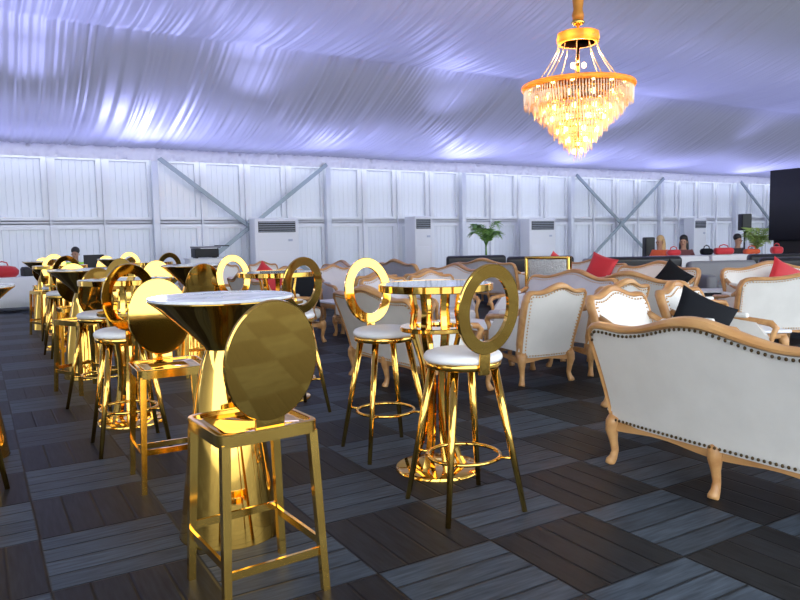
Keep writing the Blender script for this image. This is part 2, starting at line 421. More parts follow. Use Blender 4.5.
def disc_stool():
    t = thing('bar_stool', '', 'bar stool')
    # square seat with rounded front corners and a deep apron
    def outline(h, r):
        h *= 1.06
        pts = []
        for qx, qy, a0 in ((1, 1, 0), (-1, 1, PI/2), (-1, -1, PI), (1, -1, 1.5*PI)):
            for k in range(7):
                a = a0+PI/2*k/6; pts.append((qx*(h-r)+r*math.cos(a), qy*(h-r)+r*math.sin(a)))
        return pts
    O = outline(.195, .05); I = outline(.178, .045)
    mb = MB(); mb.loft([[(x, y, .655) for x, y in O], [(x, y, .700) for x, y in O], [(x*.985, y*.985, .704) for x, y in O], [(x, y, .704) for x, y in I]], True, False)
    mb.loft([[(x, y, .704) for x, y in I], [(x, y, .655) for x, y in I], [(x, y, .655) for x, y in O]], True, False)
    weighted(mb.build('seat_apron', GOLDB, t), .5)
    mb = MB(); mb.loft([[(x*s, y*s, z) for x, y in I] for s, z in ((1, .690), (1., .700), (.8, .694), (.5, .689), (.2, .687), (.02, .687))], True, True)
    mb.build('seat', GOLD, t)
    for sx in (-1, 1):
        for sy in (-1, 1):
            MB().tube([(sx*.180, sy*.180, .662), (sx*.208, sy*.208, 0)], [1.08, .92], sq=(.032, .032), up=(0, 1, 0)).build('leg', GOLDB, t)
    zc = .20; q = .180+(.208-.180)*(.662-zc)/.662
    for sx in (-1, 1): MB().box((sx*q, 0, zc), (.014, 2*q-.02, .032)).build('stretcher', GOLDB, t)
    for sy, z in ((1, .235), (-1, .165)):
        MB().box((0, sy*q, z), (2*q-.02, .014, .032)).build('stretcher', GOLDB, t)
    oval_back(False, 'back_disc', GOLD, t, -.185, .730, .375, .475)
    R = Matrix.Translation((0, -.183, .68)) @ Matrix.Rotation(math.radians(6), 4, 'X')
    MB().box((0, 0, .05), (.12, .016, .13), R, bevel=.004).build('back_bracket', GOLD, t)
    return t
FT = Proto(funnel_table()); BT = Proto(bar_table()); RS = Proto(ring_stool()); DS = Proto(disc_stool())
GT = 'gold bar tables in rows'; GS = 'gold bar stools around the bar tables'
# near column, from the camera to the wall
FT.put(1.0, 3.33, .3, 'gold funnel-shaped bar table with white top, nearest the camera', GT)
BT.put(1.0, 5.88, .1, 'bar table on curved gold bars behind the white-glinting disc stool', GT)
FT.put(.97, 8.2, 0, 'third gold bar table of the left row, funnel pedestal on aisle edge', GT)
BT.put(.99, 10.7, .2, 'fourth bar table of the left row, pale top between stool rings', GT)
FT.put(1.0, 13.4, 0, 'farthest funnel bar table of the left row, near the white clothed table', GT)
# second column
BT.put(2.37, 3.53, .15, 'round mirror-topped bar table on curved gold bars with round base plate', GT)
BT.put(2.30, 5.95, .05, 'glass-topped gold bar table directly behind the large gold disc stool', GT)
FT.put(2.17, 8.4, 0, 'gold funnel bar table behind the nearest table, beside brown-gold disc stool', GT)
BT.put(2.2, 10.9, 0, 'small distant bar table with curved bars, in front of the air conditioner wall', GT)
FT.put(2.2, 13.6, 0, 'farthest funnel bar table of the second row', GT)
FT.put(-.12, 5.47, 0, 'gold funnel bar table cut off by the left photo edge', GT)
def face(x, y, tx, ty): return math.atan2(-(tx-x), ty-y)        # +Y local looks at (tx,ty)
DS.put(.918, 2.725, .06, 'square-seat gold stool with solid oval disc back, closest to the camera', GS)
DS.put(.95, 4.28, PI-.03, 'square-seat gold stool with disc back glaring white, behind the nearest table', GS)
RS.put(2.145, 2.95, -.10, 'ring-back gold stool with white round seat, right of the mirror-topped table', GS)
RS.put(2.29, 4.03, PI-.08, 'ring-back gold stool glinting white, in front of the first white sofa', GS)
RS.put(2.19, 5.42, .05, 'ring-back gold stool showing above the right edge of the large disc', GS)
RS.put(2.19, 6.62, PI, 'ring-back stool with white-glinting ring behind second row glass table', GS)
DS.put(2.08, 7.55, -.25, 'gold disc-back stool with brown reflections, in front of the second row funnel table', GS)
DS.put(1.93, 9.1, PI-.2, 'white-glaring disc-back stool left of the second row funnel table', GS)
RS.put(.86, 5.16, -.02, 'ring-back gold stool left of the white-glaring disc, its white seat in full view', GS)
RS.put(.92, 6.62, PI-.85, 'ring-back stool with bright gold ring behind the left row glass table', GS)
DS.put(.87, 7.42, .45, 'dark brown-gold disc-back stool before the third left table', GS)
DS.put(.98, 8.95, PI, 'gold disc-back stool on the far side of the third left table', GS)
RS.put(.94, 9.95, .1, 'ring-back stool with dark ring before the fourth left table', GS)
RS.put(1.0, 11.4, PI, 'ring-back stool behind the fourth left table', GS)
DS.put(.95, 12.5, .35, 'dark disc-back stool at the far aisle end, nearest the white clothed table', GS)
DS.put(1.05, 14.1, PI, 'gold disc-back stool behind the farthest left row table', GS)
RS.put(2.25, 10.2, .1, 'ring-back stool with dark ring before the small distant glass table', GS)
RS.put(2.1, 11.6, PI, 'ring-back stool behind the small distant glass table', GS)
DS.put(2.2, 12.8, .3, 'brown disc-back stool before the farthest second row table', GS)
DS.put(2.15, 14.3, PI, 'disc-back stool behind the farthest second row table', GS)
RS.put(-.17, 4.84, .1, 'gold stool at the left photo edge with only a leg in view', GS)

# ------------------------------------------------------------------ carved lounge furniture (front = +Y, back panel at Y=0)
def cabriole(x, y, dx, dy, top=.30):
    """S-curved leg leaning out towards (dx,dy)"""
    pts = []; rs = []
    for q, off, r in ((0, -.005, .044), (.12, .012, .048), (.28, .020, .040), (.5, .010, .027), (.72, .000, .023), (.86, .010, .026), (.95, .026, .032), (1., .030, .030)):
        pts.append((x+dx*off, y+dy*off, top*(1-q))); rs.append(r)
    return MB().tube(pts, rs, 10, up=(0, 1, 0))
def back_top(s, zc, zs, ear):
    """serpentine head rail height: crest in the middle, dip, raised shoulders"""
    a = abs(s)
    z = zs+(zc-zs)*math.exp(-(a/.40)**2)
    z += ear*math.exp(-((a-.86)/.16)**2)
    if a > .9: z -= .05*((a-.9)/.1)**2
    return z
def seatback(root, L, zc, zs, ear, uph, nailm, plain=False, lean=.19, zb=.25, n=40, taper=.045, nails=.030, bow=.05):
    """upholstered back panel between z=.30 and the serpentine head rail, with frame and nail heads"""
    hw = L/2
    def P(s, q, y=0.):                                             # s across, q up 0..1
        zt = back_top(s, zc, zs, ear); z = zb+(zt-zb)*q
        if q == 0: z += .0
        x = s*(hw-taper*(1-q))
        yy = -lean*(max(0., z-zb)/.62)**1.3-bow*(1-s*s)*.0 + bow*(s*s)*.6
        return Vector((x, y+yy, z))
    # upholstery: back and front skins
    mb = MB(); m = 8
    back = [[tuple(P(-.975+1.95*i/n, .02+.95*j/m, -.035-.012*math.sin(PI*j/m)*math.cos(PI/2*(-.975+1.95*i/n)))) for i in range(n+1)] for j in range(m+1)]
    front = [[tuple(P(-.975+1.95*i/n, .02+.95*j/m, .035+.045*math.sin(PI*j/m)**.6*math.cos(PI/2*(-.975+1.95*i/n))**.4)) for i in range(n+1)] for j in range(m+1)]
    mb.loft(back, False, False); mb.loft([r[::-1] for r in front], False, False)
    # close rim
    rim_b = back[0]+[r[-1] for r in back[1:]]+back[-1][::-1][1:]+[r[0] for r in back[::-1][1:-1]]
    rim_f = front[0]+[r[-1] for r in front[1:]]+front[-1][::-1][1:]+[r[0] for r in front[::-1][1:-1]]
    mb.loft([rim_f, rim_b], True, False, False)
    bo = mb.build('backrest', uph, root)
    # wood frame: a broad rail round the top and sides
    path = [P(-1, q) for q in np.linspace(.0, .93, 12)]+[P(s, 1) for s in np.linspace(-.97, .97, n)]+[P(1, q) for q in np.linspace(.93, 0, 12)]
    rs = [1.]*len(path)
    fm = MB(); rings = []
    for i, p in enumerate(path):
        t = (path[min(i+1, len(path)-1)]-path[max(i-1, 0)]).normalized()
        ny = Vector((0, 1, 0)); nx_ = ny.cross(t).normalized()      # in-plane normal (outwards is -nx_)
        top = 12 <= i < 12+n
        w = ((.011 if plain else .020) if not top else .021+.009*math.exp(-(((i-12)/(n-1)-.5)/.16)**2))
        d = .048
        rings.append([tuple(p+nx_*(a*w)+ny*(b*d)) for a, b in ((1, .62), (.55, .95), (-.1, 1.), (-.75, .75), (-1, .2), (-1, -.2), (-.75, -.75), (-.1, -1.), (.55, -.95), (1, -.62))])
    fm.loft(rings, True, True); fr = fm.build('back_frame', WOOD, root); weighted(fr, .7)
    # nail heads just inside the frame, on both faces
    nm = MB(); nf = MB(); last = None; ctr = P(0, .5)
    fine = []
    for i in range(len(path)-1):
        for k in range(8): fine.append(path[i].lerp(path[i+1], k/8))
    for p in fine:
        if (last is None or (p-last).length >= nails) and not (plain and p.z < zs-.05):
            last = p
            inward = Vector((ctr.x-p.x if abs(p.x) > hw*.9 else 0, 0, -1 if p.z > zs-.06 else 0))
            if inward.length < 1e-6: inward = Vector((ctr.x-p.x, 0, 0))
            q = p+inward.normalized()*.036
            q.y = P(q.x/hw, min(1, max(0, (q.z-zb)/(back_top(max(-1, min(1, q.x/hw)), zc, zs, ear)-zb)))).y
            nm.ball((q.x, q.y-.046, q.z), (.0095 if plain else .0078), 6, 4, sc=(1, .8, 1)); nf.ball((q.x, q.y+.052, q.z), (.0095 if plain else .0078), 6, 4, sc=(1, .8, 1))
    if nails:
        xs_ = np.arange(-hw+taper+.05, hw-taper-.04, nails)
        nb_ = MB() if plain else nm
        for x in xs_: nb_.ball((x, P(x/hw, .05).y-.05, zb+.035), (.0095 if plain else .0078), 6, 4, sc=(1, .8, 1))
        if plain: nb_.build('nailhead_trim', nailm, bo)
        nm.build('nailhead_trim', nailm, bo); nf.build('nailhead_trim', nailm, bo)
    return P
def rail(root, L, D, name='seat_rail', drop=.045, legs3=False, uph=None):
    """scalloped wooden apron round the seat"""
    hw = L/2-.045
    mb = MB()
    def band(a, b, nn, waves):
        A, B = Vector(a), Vector(b); out = (B-A).normalized().cross(Vector((0, 0, 1)))
        rows = []
        for k in range(nn+1):
            q = k/nn; p = A.lerp(B, q); s = math.cos(2*PI*waves*q)*.5+.5
            zl = .214+.026*(1-s); zu = .274
            rows.append([tuple(p+out*o+Vector((0, 0, z))) for o, z in ((.018, zl), (.022, (zl+zu)/2), (.016, zu), (-.02, zu), (-.02, zl))])
        mb.loft(rows, True, True)
    w = 2 if legs3 else 1
    band((hw, .0, 0), (-hw, .0, 0), 24, w); band((-hw, D-.06, 0), (hw, D-.06, 0), 24, w)
    band((-hw, 0, 0), (-hw, D-.06, 0), 12, 1); band((hw, D-.06, 0), (hw, 0, 0), 12, 1)
    weighted(mb.build(name, WOOD, root), .6)
def seat_arms(root, L, D, uph, nailm, za=.63):
    hw = L/2
    MB().box((0, D/2+.0, .40), (L-.16, D-.12, .15), bevel=.05).build('seat_cushion', uph, root)
    for sx in (-1, 1):
        # arm: scrolled wooden rail, padded on top, closed below by an upholstered panel
        x = sx*(hw-.035)
        pts = [(x, -.06, za+.10), (x, .06, za+.05), (x+sx*.012, .24, za+.015), (x+sx*.02, .42, za), (x+sx*.02, .52, za-.012), (x+sx*.015, .565, za-.05), (x+sx*.005, .545, za-.10), (x, .53, .46), (x, .56, .33)]
        MB().tube(pts, [.028, .026, .025, .026, .03, .03, .024, .022, .028], 8, up=(1, 0, .01)).build('arm', WOOD, root)
        a = root.children[-1] if root.children else None
        MB().box((x, .20, za+.045), (.06, .26, .045), bevel=.02).build('arm_pad', uph, root)
        MB().add([(x-.02, -.02, .33), (x-.02, .53, .33), (x-.02, .53, .47), (x-.02, .40, za-.01), (x-.02, .0, za+.03), (x+.02, -.02, .33), (x+.02, .53, .33), (x+.02, .53, .47), (x+.02, .40, za-.01), (x+.02, .0, za+.03)],
                 [(0, 4, 3, 2, 1), (5, 6, 7, 8, 9), (0, 1, 6, 5), (1, 2, 7, 6), (2, 3, 8, 7), (3, 4, 9, 8), (4, 0, 5, 9)], False).build('side_panel', uph, root)
def sofa(name, cat, L, D, zc, zs, ear, uph, nailm, mid, plain=False):
    t = thing(name, '', cat)
    seatback(t, L, zc, zs, ear, uph, nailm, plain, n=48 if L > 1 else 24, taper=.04)
    rail(t, L, D, legs3=mid); seat_arms(t, L, D, uph, nailm)
    xs_ = [-1, 0, 1] if mid else [-1, 1]
    for sx in xs_:
        for y, sy in ((.0, -1), (D-.07, 1)):
            d = Vector((sx, sy, 0)).normalized()
            cabriole(sx*(L/2-.06), y, d.x, d.y).build('leg', WOOD, t)
    return t
LV = Proto(sofa('loveseat', 'sofa', 1.52, .74, .963, .862, .018, UPH, NAIL, True, True))
LVP = Proto(sofa('loveseat', 'sofa', 1.52, .74, .963, .862, .018, UPHL, NAILG, True))
LVG = Proto(sofa('loveseat', 'sofa', 1.52, .74, .963, .862, .018, UPH, NAILG, True))
LVW = Proto(sofa('loveseat', 'sofa', 2.05, .74, .985, .865, .012, UPH, NAILG, True))
AC_ = Proto(sofa('armchair', 'armchair', .66, .68, .955, .885, .010, UPH, NAILG, False))
ACG = Proto(sofa('armchair', 'armchair', .66, .68, .955, .885, .010, UPHL, NAILG, False))
PX, NX, PY, NY = -PI/2, PI/2, 0., PI
GL = 'ivory carved sofas in lounge groups'; GA = 'ivory carved armchairs in lounge groups'
LV.put(3.32, 2.28, PX, 'large ivory sofa seen from behind, carved honey wood and dark nail heads, nearest right', GL)
LVG.put(3.32, 5.80, PX, 'ivory sofa seen from behind between the ring-back stools', GL)
AC_.put(4.64, 5.03, PY-.12, 'white carved armchair seen from behind, alone right of the ring-back stool', GA)
AC_.put(5.50, 5.00, PY-.06, 'white armchair seen from behind, overlapped by another armchair behind the nearest sofa', GA)
AC_.put(4.66, 4.02, NY, 'white armchair with gilt nails just above the left end of the nearest sofa', GA)
AC_.put(5.50, 4.02, NY+.12, 'white armchair holding a black cushion behind the nearest sofa', GA)
LVP.put(6.28, 6.50, NX, 'lilac-grey sofa with brown crest facing camera behind the lone armchair', GL)
ACG.put(4.52, 7.80, NY, 'armchair facing camera just behind the mirror-topped table', GA)
ACG.put(5.34, 7.92, NY-.1, 'lilac-grey armchair seen through the ring of the right stool', GA)
LVG.put(6.77, 5.70, PX, 'sofa with grey-white back and thick gilt crest in the right middle distance', GL)
LVG.put(9.02, 7.40, NX, 'white sofa facing camera just over the thick gilt crest sofa', GL)
LVW.put(8.44, 4.50, -YAW, 'white sofa seen from behind at the right edge beyond the nearest sofa', GL)
LVG.put(9.85, 5.85, PI-YAW, 'white sofa holding the red cushion at the right edge', GL)
LVG.put(3.4, 9.6, PX, 'distant white sofa behind the second row glass bar table', GL)
AC_.put(4.78, 8.75, PY, 'distant armchair seen from behind, left of the mirror-topped table', GA)
AC_.put(5.56, 8.75, PY, 'distant armchair seen from behind, over the mirror-topped table', GA)
LVG.put(6.75, 9.75, NX, 'distant white sofa facing camera over the mirror-topped table', GL)
ACG.put(4.6, 11.3, NY, 'far armchair facing camera between the ring stool and the first air conditioner', GA)
ACG.put(5.5, 11.3, NY, 'far lilac armchair facing camera above the white-glinting ring stool', GA)
LVP.put(9.1, 11.56, PX+.25, 'distant sofa with grey back over the ring of the right stool', GL)
LVG.put(9.8, 9.45, NX, 'far pale sofa facing camera below the cross brace', GL)
LVG.put(3.5, 13.3, PX, 'farthest white sofa left, before the black serving tray', GL)
AC_.put(4.6, 14.95, NY, 'farthest armchair left of the first air conditioner', GA)
AC_.put(5.5, 14.95, NY, 'farthest armchair just below the first air conditioner', GA)
LVP.put(6.4, 13.4, NX, 'farthest lilac sofa right of the first air conditioner', GL)
LVP.put(7.9, 13.0, PX, 'farthest sofa with brown crest below the second air conditioner', GL)

# silver sequin armchair with gilt frame
t = thing('armchair', 'silver sequined square-backed armchair with gilt frame and red cushion', 'armchair', (7.32, 7.88, 0), PX+.45)
MB().box((0, 0, .72), (.62, .10, .72), bevel=.03).build('backrest', SEQUIN, t)
mb = MB(); mb.box((0, 0, 1.09), (.70, .12, .04), bevel=.01)
for sx in (-1, 1): mb.box((sx*.33, 0, .72), (.04, .12, .74), bevel=.01)
mb.build('back_frame', GOLDB, t)
MB().box((0, .33, .40), (.62, .58, .16), bevel=.04).build('seat_cushion', SEATW, t)
for sx in (-1, 1):
    MB().box((sx*.33, .32, .60), (.06, .58, .05), bevel=.015).build('arm', GOLDB, t)
    for y in (0, .60): MB().tube([(sx*.33, y, .6 if y else .38), (sx*.33, y, 0)], [.024, .018], 8).build('leg', GOLDB, t)

# cushions
def cushion(mtl, label, loc, rot, s=.44, group=None):
    n = 14; mb = MB(); top = []; bot = []
    for sgn, store in ((1, top), (-1, bot)):
        for j in range(n+1):
            row = []
            for i in range(n+1):
                a, b = i/n*2-1, j/n*2-1
                pin = 1-.07*(1-a*a)*0-.08*(abs(a)**4)*(1-b*b)-.08*(abs(b)**4)*(1-a*a)
                th = ((1-a*a)*(1-b*b))**.42*.085
                row.append((a*s/2*(1-.10*(1-b*b)*abs(a)**3), b*s/2*(1-.10*(1-a*a)*abs(b)**3), sgn*th))
            store.append(row)
    mb.loft(top, False, False); mb.loft([r[::-1] for r in bot], False, False)
    o = mb.build('cushion', mtl); tag(o, label, 'cushion', group); o.location = loc; o.rotation_euler = rot
    return o
GC = 'loose velvet cushions on the lounge seats'
cushion(BLACKC, 'black velvet cushion propped in the armchair behind the nearest sofa', (5.27, 3.80, .655), (math.radians(66), .45, -.75), .50, GC)
cushion(BLACKC, 'black cushion on the seat beyond the thick gilt crest sofa', (8.74, 6.80, .74), (math.radians(72), .6, -1.3), .45, GC)
cushion(RED, 'red velvet cushion leaning on the right edge sofa back', (9.74, 5.70, .74), (math.radians(72), .5, -.5), .50, GC)
cushion(RED, 'bright red cushion between the silver chair and the carved crest', (9.72, 9.1, .80), (math.radians(72), .3, -1.3), .52, GC)
cushion(RED, 'red cushion showing behind the second row glass table, beside a white-glinting ring', (3.72, 10.12, .80), (math.radians(74), .62, -.6), .48, GC)
cushion(RED, 'small red cushion on the silver sequined armchair', (7.60, 8.02, .95), (math.radians(70), .5, PX+.3), .36, GC)
cushion(BLACKC, 'black cushion seen through the stool ring above the large gold disc', (3.86, 9.02, .755), (math.radians(74), .12, -.25), .50, GC)
# low tables
def coffee():
    t = thing('coffee_table', '', 'coffee table')
    MB().box((0, 0, .445), (.92, .54, .03), bevel=.01).build('tabletop', SEATW, t)
    MB().box((0, 0, .40), (.86, .48, .06), bevel=.015).build('apron', WOOD, t)
    for sx in (-1, 1):
        for sy in (-1, 1):
            d = Vector((sx, sy, 0)).normalized(); cabriole(sx*.40, sy*.21, d.x, d.y, .40).build('leg', WOOD, t)
    return t
CT = Proto(coffee())
GCT = 'low carved coffee tables between the sofas'
CT.put(6.45, 4.30, -.5, 'low white-topped carved coffee table beyond the nearest sofa', GCT)
CT.put(4.75, 6.35, PI/2, 'low carved coffee table between the lilac sofa and the rear-facing sofa', GCT)
CT.put(4.9, 9.9, PI/2, 'distant low coffee table among the white sofas', GCT)

# ------------------------------------------------------------------ chandelier
CX, CY = 7.48, 7.44
t = thing('chandelier', 'gold crystal chandelier glowing warm under the draped ceiling', 'chandelier', (CX, CY, 0))
ztop = 6.75
MB().tube([(0, 0, z) for z in np.linspace(4.42, ztop, 30)], [.075+.012*math.sin(k*2.1) for k in range(30)], 10).build('chain_sleeve', mat('gold_chain_cloth', (.62, .26, .03), .5, .3), t)
MB().lathe([(.001, 4.46), (.05, 4.45), (.10, 4.40), (.06, 4.36), (.001, 4.35)], 20).build('canopy_cap', GOLD, t)
AMB = mat('amber_crystal_band', (.80, .42, .08), .2, .5, noise=(60., (.95, .66, .25)), bump=(50., .5))
AMBT = bpy.data.materials.new('amber_glass'); AMBT.use_nodes = True
_n = AMBT.node_tree; _b = _n.nodes['Principled BSDF']; _b.inputs['Base Color'].default_value = (.85, .50, .12, 1); _b.inputs['Roughness'].default_value = .2; _t = _n.nodes.new('ShaderNodeBsdfTranslucent'); _t.inputs[0].default_value = (1., .62, .2, 1); _m = _n.nodes.new('ShaderNodeMixShader'); _m.inputs[0].default_value = .6; _n.links.new(_b.outputs[0], _m.inputs[1]); _n.links.new(_t.outputs[0], _m.inputs[2]); _n.links.new(_m.outputs[0], _n.nodes['Material Output'].inputs[0])
def hoop(R, z0, z1): return MB().lathe([(R-.05, z0), (R, z0), (R+.012, (z0+z1)/2), (R, z1), (R-.05, z1), (R-.055, (z0+z1)/2), (R-.05, z0)], 48)
hoop(.285, 4.11, 4.25).build('upper_hoop', AMBT, t); hoop(.785, 3.48, 3.54).build('main_hoop', AMBT, t)
MB().tube([(0, 0, 4.4), (0, 0, 2.75)], .02, 8).build('stem', GOLD, t)
for k in range(10):
    a = 2*PI*k/10+.1; c, s = math.cos(a), math.sin(a)
    pts = []
    for q in np.linspace(0, 1, 9):
        r = .275+(.60-.275)*q**1.3; pts.append((c*r, s*r, 4.08-.53*q))
    MB().tube(pts, .0075, 6).build('bead_chain', CRYSTAL, t)
for R, z, nn in ((.27, 4.12, 6),):
    for k in range(nn):
        a = 2*PI*k/nn; MB().tube([(0, 0, z+.06), (R*math.cos(a), R*math.sin(a), z+.06)], .008, 6).build('spoke', GOLD, t)
tiers = [(.755-.70*q, 3.475-.80*q**1.1, .25-.04*q) for q in np.linspace(0, 1, 11)]
rods = []
for R, z, ln in tiers:
    if R < .70: MB().torus(R, .009, z, 36, 6).build('tier_ring', GOLD, t)
    nn = max(6, int(2*PI*R/.040))
    for k in range(nn): a = 2*PI*k/nn+R*7; rods.append((R*math.cos(a), R*math.sin(a), z, ln*random.uniform(.78, 1.1)))
rods.sort(key=lambda r: (r[0]*fw.x+r[1]*fw.y)-abs(r[2]-3.2)*.12)
rest = MB(); rad = .0085
def rodmesh(mb, x, y, z, ln):
    mb.lathe([(.003, z), (rad, z-.02), (rad*.9, z-ln+.06), (.002, z-ln)], 6, Matrix.Translation((x, y, 0)), False)
for i, r in enumerate(rods):
    if i < 100:
        mb = MB(); rodmesh(mb, *r); mb.build('crystal_rod', CRYSTAL, t)
    else: rodmesh(rest, *r)
o = rest.build('crystal_fringe', CRYSTAL, t); o['kind'] = 'stuff'
nbulb = 0
for R, z, nn in ((.215, 4.18, 7), (.69, 3.50, 16), (.60, 3.34, 12), (.50, 3.18, 11), (.40, 3.05, 9), (.29, 2.90, 7), (.19, 2.76, 5), (.07, 2.62, 2), (.09, 3.80, 3)):
    for k in range(nn):
        a = 2*PI*k/nn+z*3
        MB().ball((R*math.cos(a), R*math.sin(a), z), .032, 10, 6, sc=(1, 1, 1.3)).build('bulb', BULB, t)

# ------------------------------------------------------------------ along the far wall
def pix(px, depth):                                               # point on the floor at a bearing and a distance along the view
    lat = (px-400)/704.25*depth
    return (depth*.5145+lat*.8575, depth*.8575-lat*.5145)
def air_con(x, w, h, d, label, yb=YW-.42):
    t = thing('air_conditioner', label, 'air conditioner', (x, yb-d/2, 0), 0, 'white floor-standing air conditioners along the wall')
    MB().box((0, 0, h/2+.03), (w, d, h-.06), bevel=.025).build('cabinet', ACW, t)
    MB().box((0, -d/2-.006, h-.24), (w*.84, .02, .30)).build('outlet_grille', GRILLE, t)
    g = t.children[-1] if t.children else None
    mb = MB()
    for k in range(5): mb.box((0, -d/2-.022, h-.36+.06*k), (w*.82, .012, .012))
    mb.build('louvre', ACS, t)
    MB().box((0, -d/2-.004, h*.34), (w*.86, .012, h*.42), bevel=.005).build('intake_panel', ACW, t)
    MB().box((w*.30, -d/2-.008, h*.70), (.12, .014, .06)).build('control_panel', ACS, t)
    MB().box((0, 0, .03), (w*.96, d*.92, .06)).build('plinth', GRILLE, t)
    return t
air_con(7.25, 1.30, 2.05, .45, 'white floor-standing air conditioner before the left cross brace, the leftmost')
air_con(12.0, .62, 2.10, .62, 'narrow white air conditioner, second from the left')
air_con(17.05, 1.22, 2.02, .5, 'white air conditioner right of the palm, third from the left')
air_con(25.7, .80, 2.0, .5, 'farthest white air conditioner, behind the seated people')

# white clothed table, left
def cloth_table(label, x, y, L, D, h=.75, rz=0, group=None):
    t = thing('table', label, 'table', (x, y, 0), rz, group)
    n = 60; rings = []
    def per(q, off):
        per_ = [(-L/2, -D/2), (L/2, -D/2), (L/2, D/2), (-L/2, D/2)]
        k = int(q*4) % 4; f = q*4-int(q*4); a, b = per_[k], per_[(k+1) % 4]
        return (a[0]+(b[0]-a[0])*f, a[1]+(b[1]-a[1])*f)
    for z, o in ((h, -.02), (h-.004, 0), (h-.03, .008), (h*.5, .03), (.10, .05)):
        rg = []
        for k in range(n*2):
            x_, y_ = per(k/(n*2), o); w = 1+o/.5+(.04*math.sin(k*1.05)*(h-z)/h)
            rg.append((x_*w*(1 if L < 1 else 1), y_*(1+o/.5+.05*math.sin(k*1.05+1)*(h-z)/h), z))
        rings.append(rg)
    MB().loft(rings[::-1], True, True).build('tablecloth', CLOTH, t)
    for sx in (-1, 1):
        for sy in (-1, 1): MB().tube([(sx*(L/2-.1), sy*(D/2-.1), h-.03), (sx*(L/2-.1), sy*(D/2-.1), 0)], .018, 8).build('leg', BLACK, t)
    return t
cloth_table('long table under a white cloth with red bag at the left edge', -.35, 17.65, 2.9, .8)
o = MB().lathe([(.001, 0), (.22, 0), (.27, .06), (.28, .14), (.22, .22), (.10, .25), (.001, .255)], 24, sx=1.15, sy=.7).build('bag', RED)
tag(o, 'round red bag lying on the white clothed table at left', 'bag'); o.location = (.48, 17.45, .752)
h_ = MB().tube([(-.12, 0, .22), (-.09, 0, .31), (0, 0, .34), (.09, 0, .31), (.12, 0, .22)], .014, 6).build('handle', RED, o)
o = MB().box((0, 0, .09), (.30, .22, .18), bevel=.02).build('box', BLACK); tag(o, 'small black box on the right end of the left white table', 'box'); o.location = (1.0, 17.62, .752); o.rotation_euler = (0, 0, .3)
MB().box((0, 0, .19), (.26, .18, .03), bevel=.01).build('lid', GRILLE, o)
cloth_table('white clothed desk before the person in hi-vis', 2.25, 16.3, 1.3, .6)
t = thing('monitor', 'black computer monitor seen beside the person in hi-vis', 'monitor', (2.16, 16.25, .752), .2)
MB().box((0, 0, .30), (.42, .03, .30), bevel=.008).build('screen', BLACK, t); MB().box((0, 0, .09), (.05, .03, .16)).build('stand', BLACK, t); MB().box((0, 0, .008), (.22, .16, .014)).build('foot', BLACK, t)
# serving station
t = thing('counter', 'white counter under a black tray below the left cross brace', 'counter', (5.05, 17.9, 0))
MB().box((0, 0, .50), (1.0, .55, 1.0), bevel=.01).build('body', ACW, t); MB().box((0, 0, 1.012), (1.06, .6, .024)).build('counter_top', PALEW, t); MB().box((0, -.28, .5), (.9, .012, .85)).build('front_panel', PALEW, t)
t = thing('printer', 'black machine with paper tray on the white counter', 'printer', (5.0, 17.85, 1.025))
MB().box((-.02, 0, .13), (.60, .42, .22), bevel=.02).build('body', BLACK, t); MB().box((0, 0, .27), (.66, .46, .05), bevel=.015).build('lid', GREYL, t); MB().box((.02, -.02, .245), (.42, .44, .02)).build('paper_tray', PAPER, t); MB().box((.42, 0, .30), (.30, .30, .03), bevel=.01).build('output_tray', BLACK, t)
for sx in (-.26, .22): MB().box((sx, 0, .012), (.05, .3, .024)).build('foot', BLACK, t)

# black sofas of the far lounge
def black_sofa(L, zb, mtl):
    t = thing('sofa', '', 'sofa')
    R = Matrix.Rotation(math.radians(8), 4, 'X')
    MB().box((0, 0, (zb+.3)/2), (L, .22, zb-.3), R, bevel=.07).build('backrest', mtl, t)
    MB().box((0, .44, .40), (L-.36, .70, .20), bevel=.05).build('seat_cushion', mtl, t)
    MB().box((0, .40, .22), (L-.1, .78, .18), bevel=.03).build('base', mtl, t)
    for sx in (-1, 1): MB().box((sx*(L/2-.1), .40, .42), (.20, .82, .44), bevel=.06).build('arm', mtl, t)
    for sx in (-1, 1):
        for y in (.08, .72): MB().tube([(sx*(L/2-.12), y, .14), (sx*(L/2-.12), y, 0)], [.03, .022], 8).build('leg', STEEL, t)
    return t
B1 = Proto(black_sofa(1.45, .98, BLACKL)); B2 = Proto(black_sofa(1.3, .88, GREYL))
GB = 'dark sofas of the far lounge'
x, y = pix(476, 17.2); B1.put(x, y, -YAW+.05, 'black leather sofa below the palm', GB)
x, y = pix(540, 15.6); B1.put(x, y, -YAW-.1, 'black leather sofa below the third air conditioner', GB)
x, y = pix(610, 16.3); B2.put(x, y, -YAW, 'grey leather sofa beneath the right cross brace', GB)
x, y = pix(642, 13.9); B1.put(x, y, -YAW-.1, 'black sofa behind the thick gilt crest sofa', GB)
x, y = pix(724, 13.4); B2.put(x, y, PI-YAW, 'grey sofa between the black ones, below the person in black', GB)
x, y = pix(784, 13.9); B1.put(x, y, -YAW-.1, 'black sofa below the palm at far right', GB)
x, y = pix(806, 11.9); B1.put(x, y, -YAW-.35, 'black sofa over the right edge white sofa', GB)
x, y = pix(690, 12.2)
def black_table(label, x, y, rz, top):
    t = thing('coffee_table', label, 'coffee table', (x, y, 0), rz)
    MB().box((0, 0, .46), (1.1, .55, .035), bevel=.01).build('tabletop', top, t)
    MB().box((0, 0, .40), (1.0, .46, .05)).build('apron', BLACK, t)
    for sx in (-1, 1):
        for sy in (-1, 1): MB().box((sx*.48, sy*.21, .20), (.05, .05, .40)).build('leg', BLACK, t)
black_table('low black table with pale top behind the black velvet cushions', *pix(700, 11.6), -YAW, PALEW)
